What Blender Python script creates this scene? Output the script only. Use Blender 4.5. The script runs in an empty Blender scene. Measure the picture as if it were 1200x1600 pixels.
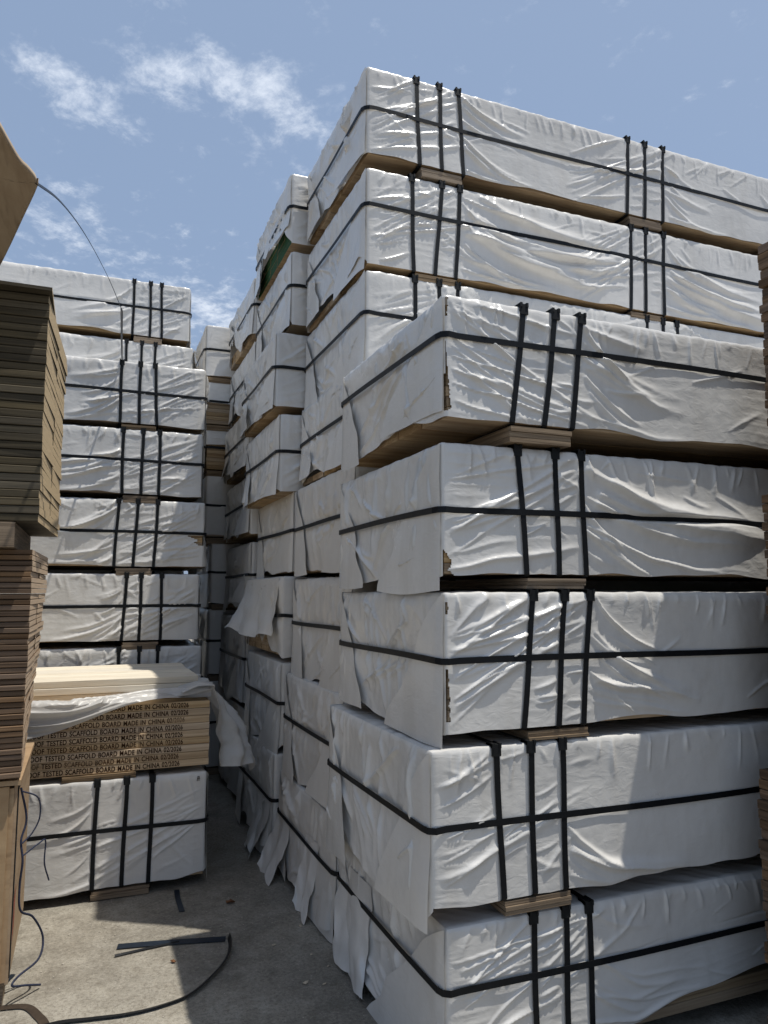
import bpy, math, random
import numpy as np

# ------------------------------------------------------------------ camera, sky, sun, exposure
S = bpy.context.scene
COL = S.collection
GZ = -0.06                                   # ground level
cam_d = bpy.data.cameras.new('camera'); cam = bpy.data.objects.new('camera', cam_d); COL.objects.link(cam)
cam.location = (0, 0, 1.6)
cam.rotation_euler = (math.radians(96.2), 0, math.radians(-21.8))
cam_d.sensor_width = 36; cam_d.sensor_fit = 'AUTO'; cam_d.lens = 1150 / 1600 * 36
cam_d.clip_start = 0.05; cam_d.clip_end = 2000
S.camera = cam
SUN = (0.265, -0.157, 1.0)                   # direction towards the sun
EL = math.atan2(SUN[2], math.hypot(SUN[0], SUN[1])); AZ = math.atan2(SUN[0], SUN[1])
S.view_settings.view_transform = 'Standard'; S.view_settings.look = 'None'
S.view_settings.gamma = 1; S.view_settings.use_curve_mapping = False
S.view_settings.exposure = -0.26

world = bpy.data.worlds.new('World'); S.world = world; world.use_nodes = True
nt = world.node_tree; nt.nodes.clear()
def N(t, typ, **kw):
    n = t.nodes.new(typ)
    for k, v in kw.items(): setattr(n, k, v)
    return n
def math_n(t, op, a, b=None, c=None):
    n = N(t, 'ShaderNodeMath', operation=op)
    for i, v in enumerate((a, b, c)):
        if v is None: continue
        if isinstance(v, (int, float)): n.inputs[i].default_value = v
        else: t.links.new(v, n.inputs[i])
    return n.outputs[0]
sky = N(nt, 'ShaderNodeTexSky', sky_type='NISHITA')
sky.sun_disc = False; sky.sun_elevation = EL; sky.sun_rotation = AZ
sky.air_density = 1.0; sky.dust_density = 2.6; sky.ozone_density = 0.8; sky.altitude = 50
tc = N(nt, 'ShaderNodeTexCoord'); sep = N(nt, 'ShaderNodeSeparateXYZ'); nt.links.new(tc.outputs['Generated'], sep.inputs[0])
zc = math_n(nt, 'MAXIMUM', sep.outputs[2], 0.04)
px = math_n(nt, 'DIVIDE', sep.outputs[0], zc); py = math_n(nt, 'DIVIDE', sep.outputs[1], zc)
comb = N(nt, 'ShaderNodeCombineXYZ'); nt.links.new(px, comb.inputs[0]); nt.links.new(py, comb.inputs[1])
nz = N(nt, 'ShaderNodeTexNoise'); nz.inputs['Scale'].default_value = 11.0; nz.inputs['Detail'].default_value = 9
nz.inputs['Roughness'].default_value = 0.66; nz.inputs['Distortion'].default_value = 0.15
mp = N(nt, 'ShaderNodeMapping'); mp.inputs['Rotation'].default_value = (0, 0, 0.9); mp.inputs['Scale'].default_value = (1.0, 0.85, 1)
nt.links.new(comb.outputs[0], mp.inputs[0]); nt.links.new(mp.outputs[0], nz.inputs['Vector'])
# drifting cloud banks: (x/z, y/z, radius, weight) in the cloud layer
banks = [(-0.05, 1.50, 0.10, 0.34), (-0.02, 1.60, 0.06, 0.26), (0.07, 1.40, 0.09, 0.32), (0.14, 1.38, 0.08, 0.28), (-0.14, 1.46, 0.08, 0.24), (0.21, 1.34, 0.09, 0.30), (0.31, 1.37, 0.11, 0.38), (0.40, 1.46, 0.09, 0.36),
         (0.38, 1.60, 0.09, 0.28), (-0.12, 2.10, 0.24, 0.30), (0.37, 2.6, 0.26, 0.46), (0.16, 2.3, 0.25, 0.12), (0.06, 1.2, 0.05, 0.24),
         (0.08, 1.58, 0.05, 0.2), (-0.6, 1.6, 0.3, 0.2), (2.4, 0.8, 0.8, 0.1), (-2.0, -1.0, 1.0, 0.2), (0.6, 4.0, 1.2, 0.25)]
acc = None
for bx_, by_, r_, w_ in banks:
    dx = math_n(nt, 'SUBTRACT', px, bx_); dy = math_n(nt, 'SUBTRACT', py, by_)
    d2 = math_n(nt, 'ADD', math_n(nt, 'MULTIPLY', dx, dx), math_n(nt, 'MULTIPLY', dy, dy))
    g = math_n(nt, 'MULTIPLY', math_n(nt, 'EXPONENT', math_n(nt, 'MULTIPLY', d2, -1 / (r_ * r_))), w_)
    acc = g if acc is None else math_n(nt, 'ADD', acc, g)
cl = math_n(nt, 'ADD', math_n(nt, 'MULTIPLY_ADD', nz.outputs['Fac'], 2.0, -0.47), acc)
mr = N(nt, 'ShaderNodeMapRange', interpolation_type='SMOOTHSTEP'); nt.links.new(cl, mr.inputs[0])
mr.inputs[1].default_value = 0.70; mr.inputs[2].default_value = 1.5; mr.inputs[3].default_value = 0.0; mr.inputs[4].default_value = 0.85
mix = N(nt, 'ShaderNodeMixRGB'); nt.links.new(mr.outputs[0], mix.inputs[0])
hz_ = N(nt, 'ShaderNodeMixRGB'); hz_.inputs[0].default_value = 0.55
nt.links.new(sky.outputs[0], hz_.inputs[1]); hz_.inputs[2].default_value = (5.0, 6.75, 9.8, 1)     # thin summer veil over the blue
nt.links.new(hz_.outputs[0], mix.inputs[1]); mix.inputs[2].default_value = (10.8, 11.6, 12.9, 1)
bg = N(nt, 'ShaderNodeBackground'); bg.inputs[1].default_value = 0.099
nt.links.new(mix.outputs[0], bg.inputs[0])
wo = N(nt, 'ShaderNodeOutputWorld'); nt.links.new(bg.outputs[0], wo.inputs[0])

sl = bpy.data.lights.new('sun', 'SUN'); sl.energy = 5.0; sl.angle = math.radians(0.5); sl.color = (1, 0.96, 0.885)
so = bpy.data.objects.new('sun', sl); COL.objects.link(so); so.location = (3, -2, 12)
from mathutils import Vector, Matrix
so.rotation_euler = Vector(SUN).to_track_quat('Z', 'Y').to_euler()

# ------------------------------------------------------------------ noise (numpy gradient noise)
_r = np.random.RandomState(7)
_perm = np.concatenate([_r.permutation(512)] * 3)
_ang = _r.rand(512) * 2 * np.pi; _gx, _gy = np.cos(_ang), np.sin(_ang)
def perlin(x, y, seed=0):
    x = np.asarray(x, float) + seed * 17.31; y = np.asarray(y, float) + seed * 9.77
    xi = np.floor(x).astype(int); yi = np.floor(y).astype(int); xf = x - xi; yf = y - yi
    u = xf * xf * xf * (xf * (xf * 6 - 15) + 10); v = yf * yf * yf * (yf * (yf * 6 - 15) + 10)
    def g(i, j, a, b):
        h = _perm[(_perm[i & 511] + (j & 511))] & 511
        return _gx[h] * a + _gy[h] * b
    n00 = g(xi, yi, xf, yf); n10 = g(xi + 1, yi, xf - 1, yf); n01 = g(xi, yi + 1, xf, yf - 1); n11 = g(xi + 1, yi + 1, xf - 1, yf - 1)
    return ((n00 * (1 - u) + n10 * u) * (1 - v) + (n01 * (1 - u) + n11 * u) * v) * 1.5
def fbm(x, y, seed=0, o=3):
    s = 0; a = 1.0
    for k in range(o):
        s = s + a * perlin(x * 2 ** k, y * 2 ** k, seed + 3 * k); a *= .5
    return s
def sst(x, a, b):
    t = np.clip((x - a) / (b - a), 0, 1); return t * t * (3 - 2 * t)
def ridge(n, p=2.0):
    return np.clip(1 - np.abs(n) * 1.9, 0, 1) ** p

# ------------------------------------------------------------------ materials
def new_mat(name):
    m = bpy.data.materials.new(name); m.use_nodes = True; t = m.node_tree
    return m, t, t.nodes['Principled BSDF']
def ramp(t, fac, stops):
    r = N(t, 'ShaderNodeValToRGB'); t.links.new(fac, r.inputs[0])
    e = r.color_ramp.elements
    while len(e) < len(stops): e.new(0.5)
    for q, (p, c) in zip(e, stops): q.position = p; q.color = (*c, 1)
    return r.outputs[0]
def noise(t, scale, detail=4, rough=.55, vec=None, dist=0):
    n = N(t, 'ShaderNodeTexNoise'); n.inputs['Scale'].default_value = scale; n.inputs['Detail'].default_value = detail
    n.inputs['Roughness'].default_value = rough; n.inputs['Distortion'].default_value = dist
    if vec is not None: t.links.new(vec, n.inputs['Vector'])
    return n.outputs['Fac']
def coords(t, scale=(1, 1, 1), world=False, loc_rand=False):
    if world: src = N(t, 'ShaderNodeNewGeometry').outputs['Position']
    else: src = N(t, 'ShaderNodeTexCoord').outputs['Object']
    if loc_rand:
        oi = N(t, 'ShaderNodeObjectInfo'); va = N(t, 'ShaderNodeVectorMath', operation='MULTIPLY_ADD')
        cb = N(t, 'ShaderNodeCombineXYZ')
        for k, f in enumerate((31.7, 17.3, 23.9)):
            t.links.new(math_n(t, 'MULTIPLY', oi.outputs['Random'], f), cb.inputs[k])
        va.inputs[1].default_value = (1, 1, 1); t.links.new(src, va.inputs[0]); t.links.new(cb.outputs[0], va.inputs[2]); src = va.outputs[0]
    m = N(t, 'ShaderNodeMapping'); m.inputs['Scale'].default_value = scale; t.links.new(src, m.inputs[0]); return m.outputs[0]
def bump(t, b, h, strength, dist):
    n = N(t, 'ShaderNodeBump'); n.inputs['Strength'].default_value = strength; n.inputs['Distance'].default_value = dist
    t.links.new(h, n.inputs['Height']); t.links.new(n.outputs[0], b.inputs['Normal'])
def mixc(t, fac, a, b, mode='MIX'):
    n = N(t, 'ShaderNodeMixRGB', blend_type=mode)
    for i, v in enumerate((fac, a, b)):
        if isinstance(v, (int, float)): n.inputs[i].default_value = v
        elif isinstance(v, tuple): n.inputs[i].default_value = (*v, 1)
        else: t.links.new(v, n.inputs[i])
    return n.outputs[0]

def make_wrap(name, tint, rough, trans):
    m, t, b = new_mat(name)
    w = coords(t, world=True)
    dirt = noise(t, 1.7, 6, .65, w)
    streak = noise(t, 1.0, 5, .6, coords(t, (9, 9, 1.4), world=True))
    specks = noise(t, 70, 2, .5, w)
    c = ramp(t, dirt, [(0.30, tuple(x * .86 for x in tint)), (0.62, tint)])
    c = mixc(t, math_n(t, 'MULTIPLY', ramp(t, streak, [(0.5, (0, 0, 0)), (0.75, (1, 1, 1))]), .2), c, (0.42, 0.37, 0.29))
    c = mixc(t, math_n(t, 'MULTIPLY', ramp(t, specks, [(0.76, (0, 0, 0)), (0.8, (1, 1, 1))]), .22), c, (0.16, 0.14, 0.12))
    sm = noise(t, 4.5, 5, .7, coords(t, (1, 1, .55), world=True), .8)
    c = mixc(t, math_n(t, 'MULTIPLY', ramp(t, sm, [(0.55, (0, 0, 0)), (0.72, (1, 1, 1))]), .15), c, (0.33, 0.31, 0.275))
    t.links.new(c, b.inputs['Base Color'])
    rr = N(t, 'ShaderNodeMapRange'); t.links.new(dirt, rr.inputs[0]); rr.inputs[3].default_value = rough - .06; rr.inputs[4].default_value = rough + .1
    t.links.new(rr.outputs[0], b.inputs['Roughness'])
    b.inputs['Specular IOR Level'].default_value = 0.7
    h1 = noise(t, 1.0, 2, .5, coords(t, (16, 16, 30), world=True), 1.5); h2 = noise(t, 240, 2, .5, w); h3 = noise(t, 6, 2, .45, w, .8)
    h = math_n(t, 'ADD', math_n(t, 'MULTIPLY', h1, .30), math_n(t, 'ADD', math_n(t, 'MULTIPLY', h2, .035), math_n(t, 'MULTIPLY', h3, .6)))
    bump(t, b, h, .5, .009)
    out = t.nodes['Material Output']
    tr = N(t, 'ShaderNodeBsdfTranslucent'); t.links.new(c, tr.inputs[0])
    ms = N(t, 'ShaderNodeMixShader'); ms.inputs[0].default_value = trans
    t.links.new(b.outputs[0], ms.inputs[1]); t.links.new(tr.outputs[0], ms.inputs[2]); t.links.new(ms.outputs[0], out.inputs[0])
    return m
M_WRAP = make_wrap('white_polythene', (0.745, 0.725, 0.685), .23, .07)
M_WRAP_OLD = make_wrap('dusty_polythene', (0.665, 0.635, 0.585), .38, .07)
M_SHEET = make_wrap('loose_polythene', (0.76, 0.745, 0.71), .36, .4)

def make_wood(name, dark, light, grain=(1.2, 14, 60), rand=.35, rough=.75, ends=None):
    m, t, b = new_mat(name)
    v = coords(t, grain, loc_rand=True)
    g = noise(t, 1.0, 6, .62, v, .6); g2 = noise(t, 3.1, 3, .5, v)
    c = ramp(t, g, [(0.30, dark), (0.68, light)])
    c = mixc(t, math_n(t, 'MULTIPLY', ramp(t, g2, [(0.56, (0, 0, 0)), (0.70, (1, 1, 1))]), .45), c, tuple(x * .55 for x in dark))
    oi = N(t, 'ShaderNodeObjectInfo')
    hs = N(t, 'ShaderNodeHueSaturation'); t.links.new(c, hs.inputs['Color'])
    mrr = N(t, 'ShaderNodeMapRange'); t.links.new(oi.outputs['Random'], mrr.inputs[0]); mrr.inputs[3].default_value = 1 - rand; mrr.inputs[4].default_value = 1 + rand
    t.links.new(mrr.outputs[0], hs.inputs['Value'])
    sat = N(t, 'ShaderNodeMapRange'); t.links.new(math_n(t, 'FRACT', math_n(t, 'MULTIPLY', oi.outputs['Random'], 7.3)), sat.inputs[0]); sat.inputs[3].default_value = .8; sat.inputs[4].default_value = 1.12
    t.links.new(sat.outputs[0], hs.inputs['Saturation'])
    c = hs.outputs[0]
    if ends is not None:                                     # green-painted ends, or sunlight put into the ends' colour (faces along x)
        no = N(t, 'ShaderNodeTexCoord').outputs['Normal']; sp = N(t, 'ShaderNodeSeparateXYZ'); t.links.new(no, sp.inputs[0])
        f = math_n(t, 'GREATER_THAN', math_n(t, 'ABSOLUTE', sp.outputs[0]), .8)
        en = mixc(t, .35, ends, c, 'MULTIPLY'); en = mixc(t, math_n(t, 'MULTIPLY', g, .5), ends, en)
        c = mixc(t, f, c, en)
    t.links.new(c, b.inputs['Base Color']); b.inputs['Roughness'].default_value = rough; b.inputs['Specular IOR Level'].default_value = .25
    bump(t, b, g, .5, .004)
    return m
M_BOARD = make_wood('pine_board', (0.24, 0.15, 0.078), (0.46, 0.34, 0.20), rand=.3)
M_SCAF = make_wood('scaffold_board', (0.37, 0.25, 0.14), (0.64, 0.49, 0.31), grain=(1.0, 14, 75), rand=.14)
M_BOARD_GREEN = make_wood('board_with_green_ends', (0.26, 0.165, 0.085), (0.46, 0.34, 0.20), rand=.16, ends=(0.016, 0.07, 0.02))
M_SHADE_BOARD = make_wood('shade_tinted_board', (0.042, 0.034, 0.021), (0.13, 0.105, 0.064), rand=.35, ends=(0.62, 0.47, 0.28))  # shade is put into the dark base colour, sunlight into the pale ends
M_RED = make_wood('brown_plank', (0.07, 0.042, 0.024), (0.21, 0.135, 0.08), rand=.35, ends=(0.62, 0.47, 0.33))  # plank faces coloured dark for shade, ends coloured pale for sun
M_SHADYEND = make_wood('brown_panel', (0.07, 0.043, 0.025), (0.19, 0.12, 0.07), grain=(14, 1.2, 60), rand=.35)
M_BEARER = make_wood('bearer_wood', (0.11, 0.075, 0.045), (0.30, 0.22, 0.14), grain=(3, 3, 110), rand=.25)
M_PLY = make_wood('plywood', (0.30, 0.20, 0.11), (0.47, 0.35, 0.22), grain=(9, 1.2, 9), rand=.05)
M_PLYB = make_wood('plywood_cladding', (0.34, 0.22, 0.12), (0.44, 0.31, 0.18), grain=(2, 2, 9), rand=.05)
M_CREAM = make_wood('fresh_board_face', (0.62, 0.54, 0.42), (0.74, 0.68, 0.56), grain=(1.0, 9, 30), rand=.05)

def plain(name, c, rough=.5, spec=.4, var=.25, scale=30):
    m, t, b = new_mat(name)
    n = noise(t, scale, 4, .6, coords(t, world=True))
    t.links.new(ramp(t, n, [(0.3, tuple(x * (1 - var) for x in c)), (0.7, tuple(x * (1 + var) for x in c))]), b.inputs['Base Color'])
    b.inputs['Roughness'].default_value = rough; b.inputs['Specular IOR Level'].default_value = spec
    bump(t, b, n, .15, .002)
    return m
M_STRAP = plain('strapping_band', (0.0065, 0.0075, 0.009), .5, .22)
M_STRAP_BLUE = plain('blue_black_strapping', (0.012, 0.018, 0.028), .42, .35)
M_STRAP_BROWN = plain('brown_strapping', (0.045, 0.032, 0.022), .55, .3)
M_GUARD = plain('strap_corner_plastic', (0.010, 0.011, 0.012), .6, .25)
M_INK = plain('stencil_ink', (0.035, 0.016, 0.008), .8, .1, .5, 60)
M_INK2 = plain('faded_stencil_ink', (0.06, 0.03, 0.014), .8, .1, .5, 60)
def smudge(m, lo, hi):
    t = m.node_tree; out = t.nodes['Material Output']; b = t.nodes['Principled BSDF']
    tr = N(t, 'ShaderNodeBsdfTransparent'); ms = N(t, 'ShaderNodeMixShader')
    n1 = noise(t, 14, 3, .6, coords(t, world=True)); n2 = noise(t, 260, 2, .5, coords(t, world=True))
    f = math_n(t, 'ADD', math_n(t, 'MULTIPLY', n1, .65), math_n(t, 'MULTIPLY', n2, .35))
    r = N(t, 'ShaderNodeMapRange'); t.links.new(f, r.inputs[0]); r.inputs[1].default_value = lo; r.inputs[2].default_value = hi
    t.links.new(r.outputs[0], ms.inputs[0]); t.links.new(tr.outputs[0], ms.inputs[1]); t.links.new(b.outputs[0], ms.inputs[2]); t.links.new(ms.outputs[0], out.inputs[0])
smudge(M_INK, .26, .42); smudge(M_INK2, .33, .52)
M_ROPE = plain('blue_black_rope', (0.03, 0.035, 0.06), .8, .2, .6, 220)
M_REDPAINT = plain('red_paint', (0.45, 0.05, 0.03), .6, .3)
M_LEAF = plain('dry_leaf', (0.16, 0.075, 0.035), .8, .2)
M_CHIP = plain('wood_chip', (0.5, 0.42, 0.31), .8, .2)
M_STONE = plain('pale_stone', (0.42, 0.38, 0.32), .85, .2)

def make_ground():
    m, t, b = new_mat('dusty_concrete')
    w = coords(t, world=True)
    big = noise(t, .9, 7, .62, w, .5); mid = noise(t, 6.5, 6, .68, w); fine = noise(t, 75, 4, .7, w); grit = noise(t, 260, 2, .6, w)
    c = ramp(t, mid, [(0.28, (0.20, 0.178, 0.142)), (0.5, (0.31, 0.283, 0.232)), (0.72, (0.40, 0.37, 0.31))])
    c = mixc(t, ramp(t, big, [(0.36, (1, 1, 1)), (0.56, (0, 0, 0))]), c, mixc(t, .45, c, (0.10, 0.095, 0.085)))
    c = mixc(t, math_n(t, 'MULTIPLY', ramp(t, fine, [(0.35, (1, 1, 1)), (0.52, (0, 0, 0))]), .5), c, (0.11, 0.092, 0.07))
    c = mixc(t, math_n(t, 'MULTIPLY', ramp(t, fine, [(0.58, (0, 0, 0)), (0.72, (1, 1, 1))]), .6), c, (0.48, 0.43, 0.36))
    c = mixc(t, math_n(t, 'MULTIPLY', ramp(t, grit, [(0.62, (0, 0, 0)), (0.72, (1, 1, 1))]), .5), c, (0.06, 0.05, 0.04))
    t.links.new(c, b.inputs['Base Color']); b.inputs['Roughness'].default_value = .92; b.inputs['Specular IOR Level'].default_value = .2
    h = math_n(t, 'ADD', math_n(t, 'MULTIPLY', mid, 1.0), math_n(t, 'ADD', math_n(t, 'MULTIPLY', fine, .5), math_n(t, 'MULTIPLY', grit, .15)))
    bump(t, b, h, .9, .012)
    return m
M_GROUND = make_ground()

# ------------------------------------------------------------------ mesh helpers
def link(name, me, mat=None, parent=None):
    o = bpy.data.objects.new(name, me); COL.objects.link(o)
    if mat is not None: me.materials.clear(); me.materials.append(mat)
    if parent is not None: o.parent = parent
    return o
def mesh_np(name, V, F, smooth=True):
    me = bpy.data.meshes.new(name)
    V = np.asarray(V, np.float32); F = np.asarray(F, np.int32)
    me.vertices.add(len(V)); me.vertices.foreach_set('co', V.ravel())
    k = F.shape[1]
    me.loops.add(F.size); me.loops.foreach_set('vertex_index', F.ravel())
    me.polygons.add(len(F)); me.polygons.foreach_set('loop_start', np.arange(0, F.size, k, dtype=np.int32))
    me.polygons.foreach_set('loop_total', np.full(len(F), k, np.int32))
    if smooth: me.polygons.foreach_set('use_smooth', np.ones(len(F), bool))
    me.update(calc_edges=True); me.validate(); return me
def grid_faces(nu, nv, off=0, flip=False, keep=None):
    i, j = np.meshgrid(np.arange(nu - 1), np.arange(nv - 1), indexing='ij')
    a = off + i * nv + j; b = a + nv; c = b + 1; d = a + 1
    f = np.stack([a, b, c, d] if not flip else [a, d, c, b], -1).reshape(-1, 4)
    if keep is not None: f = f[keep.ravel()]
    return f
class MB:
    """collects boxes and strips into ONE mesh"""
    def __init__(s): s.V = []; s.F = []
    def box(s, lo, hi, bev=0):
        x0, y0, z0 = lo; x1, y1, z1 = hi; o = len(s.V)
        s.V += [(x0, y0, z0), (x1, y0, z0), (x1, y1, z0), (x0, y1, z0), (x0, y0, z1), (x1, y0, z1), (x1, y1, z1), (x0, y1, z1)]
        s.F += [tuple(o + k for k in f) for f in ((0, 3, 2, 1), (4, 5, 6, 7), (0, 1, 5, 4), (1, 2, 6, 5), (2, 3, 7, 6), (3, 0, 4, 7))]
    def mesh(s, name):
        me = bpy.data.meshes.new(name); me.from_pydata(s.V, [], s.F); me.update(); return me
def ribbon(pts, nrm, width, thick, closed=False):
    """flat band along a polyline; nrm = outward normal at each point"""
    P = np.asarray(pts, float); Nn = np.asarray(nrm, float)
    T = np.gradient(P, axis=0); T /= np.linalg.norm(T, axis=1)[:, None] + 1e-9
    B = np.cross(T, Nn); B /= np.linalg.norm(B, axis=1)[:, None] + 1e-9
    h = width / 2
    V = np.concatenate([P + B * h, P - B * h, P - B * h + Nn * thick, P + B * h + Nn * thick])
    n = len(P); F = []
    for k in range(n - 1):
        for a, b in ((0, 1), (1, 2), (2, 3), (3, 0)):
            F.append((a * n + k, a * n + k + 1, b * n + k + 1, b * n + k))
    F.append((0, n, 2 * n, 3 * n)); F.append((n - 1, 4 * n - 1, 3 * n - 1, 2 * n - 1))
    return V, F
def tube(pts, r, sides=8):
    P = np.asarray(pts, float); T = np.gradient(P, axis=0); T /= np.linalg.norm(T, axis=1)[:, None] + 1e-9
    ref = np.array([0.31, 0.2, 0.93]); A = np.cross(T, ref); A /= np.linalg.norm(A, axis=1)[:, None] + 1e-9; B = np.cross(T, A)
    V = []; F = []
    for k in range(len(P)):
        for s in range(sides):
            a = 2 * math.pi * s / sides; V.append(P[k] + r * (math.cos(a) * A[k] + math.sin(a) * B[k]))
    for k in range(len(P) - 1):
        for s in range(sides):
            F.append((k * sides + s, k * sides + (s + 1) % sides, (k + 1) * sides + (s + 1) % sides, (k + 1) * sides + s))
    return V, F
def spline(pts, n=12):
    P = np.asarray(pts, float); Q = np.vstack([2 * P[0] - P[1], P, 2 * P[-1] - P[-2]]); out = []
    for k in range(len(P) - 1):
        p0, p1, p2, p3 = Q[k:k + 4]
        for t in np.linspace(0, 1, n, endpoint=False):
            out.append(.5 * (2 * p1 + (p2 - p0) * t + (2 * p0 - 5 * p1 + 4 * p2 - p3) * t * t + (3 * p1 - p0 - 3 * p2 + p3) * t ** 3))
    out.append(P[-1]); return np.array(out)
def raw(name, VF, smooth=False):
    me = bpy.data.meshes.new(name); me.from_pydata([tuple(map(float, v)) for v in VF[0]], [], VF[1]); me.update()
    if smooth: me.polygons.foreach_set('use_smooth', np.ones(len(me.polygons), bool))
    return me
def thing(name, label, cat, loc, rz=0, group=None):
    o = bpy.data.objects.new(name, None); COL.objects.link(o); o.empty_display_size = .1
    o.location = loc; o.rotation_euler = (0, 0, rz); o['label'] = label; o['category'] = cat
    if group: o['group'] = group
    return o
def tag(o, label, cat, group=None):
    o['label'] = label; o['category'] = cat
    if group: o['group'] = group
    return o

# ------------------------------------------------------------------ ground
V = []
xs = np.concatenate([[-400, -60, -12], np.arange(-3, 6.01, .12), [14, 60, 400]]); ys = np.concatenate([[-400, -60, -8], np.arange(0, 9.01, .12), [16, 60, 600]])
X, Y = np.meshgrid(xs, ys, indexing='ij'); Z = GZ + .004 * fbm(X * .8, Y * .8, 5) * ((np.abs(X) < 10) & (np.abs(Y) < 12))
g = link('ground', mesh_np('ground', np.stack([X, Y, Z], -1).reshape(-1, 3), grid_faces(len(xs), len(ys))), M_GROUND); g['kind'] = 'structure'

# ------------------------------------------------------------------ wrapped packs of boards
TH = .006
board_meshes = {}
def board_mesh(L, W, H, d, mat=None):
    k = (round(L, 3), round(W, 3), round(H, 4), d, mat)
    if k not in board_meshes:
        mb = MB(); x0, x1 = (0, L) if d > 0 else (-L, 0); c = .0025
        # chamfered long edges
        prof = [(c, 0), (W - c, 0), (W, c), (W, H - c), (W - c, H), (c, H), (0, H - c), (0, c)]
        V = [(x0, a, b) for a, b in prof] + [(x1, a, b) for a, b in prof]
        F = [tuple(range(7, -1, -1)), tuple(range(8, 16))] + [((q + 1) % 8, 8 + (q + 1) % 8, 8 + q, q)[::-1] for q in range(8)]
        me = bpy.data.meshes.new('board'); me.from_pydata(V, [], F); me.update(); board_meshes[k] = me
    return board_meshes[k]

def fold_field(x, z, CR):
    """sum of single folds in the sheet: each a bent line with a sharp crest that tapers at both ends"""
    dd = np.zeros(x.shape)
    wx = x + .005 * perlin(x * 6, z * 6, 9); wz_ = z + .005 * perlin(x * 6, z * 6, 10)
    for (p0, p1, p2, h_, w_) in CR:
        lo = min(p0[0], p1[0], p2[0]) - 5 * w_; hi = max(p0[0], p1[0], p2[0]) + 5 * w_
        i0 = np.searchsorted(x[:, 0], lo); i1 = np.searchsorted(x[:, 0], hi)
        if i1 - i0 < 2: continue
        X_ = wx[i0:i1]; Z_ = wz_[i0:i1]; best = np.full(X_.shape, 9.0); bt = np.zeros(X_.shape)
        m = 6; T = np.linspace(0, 1, m + 1); bp = [((1 - t) ** 2 * p0[0] + 2 * t * (1 - t) * p1[0] + t * t * p2[0], (1 - t) ** 2 * p0[1] + 2 * t * (1 - t) * p1[1] + t * t * p2[1]) for t in T]
        for k in range(m):
            (ux, uz), (vx, vz) = bp[k], bp[k + 1]; ex, ez = vx - ux, vz - uz; l2 = ex * ex + ez * ez + 1e-9
            t = np.clip(((X_ - ux) * ex + (Z_ - uz) * ez) / l2, 0, 1); dist = np.hypot(X_ - ux - t * ex, Z_ - uz - t * ez)
            mk = dist < best; best = np.where(mk, dist, best); bt = np.where(mk, (k + t) / m, bt)
        tap = np.sin(np.clip(bt * .88 + .09, 0, 1) * np.pi) ** .7; ww = w_ * (.55 + .6 * bt)
        dd[i0:i1] += 1.35 * h_ * tap * (.55 * np.exp(-(best / ww) ** 2) + .45 * np.exp(-best / (.75 * ww)))
    return dd
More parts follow.
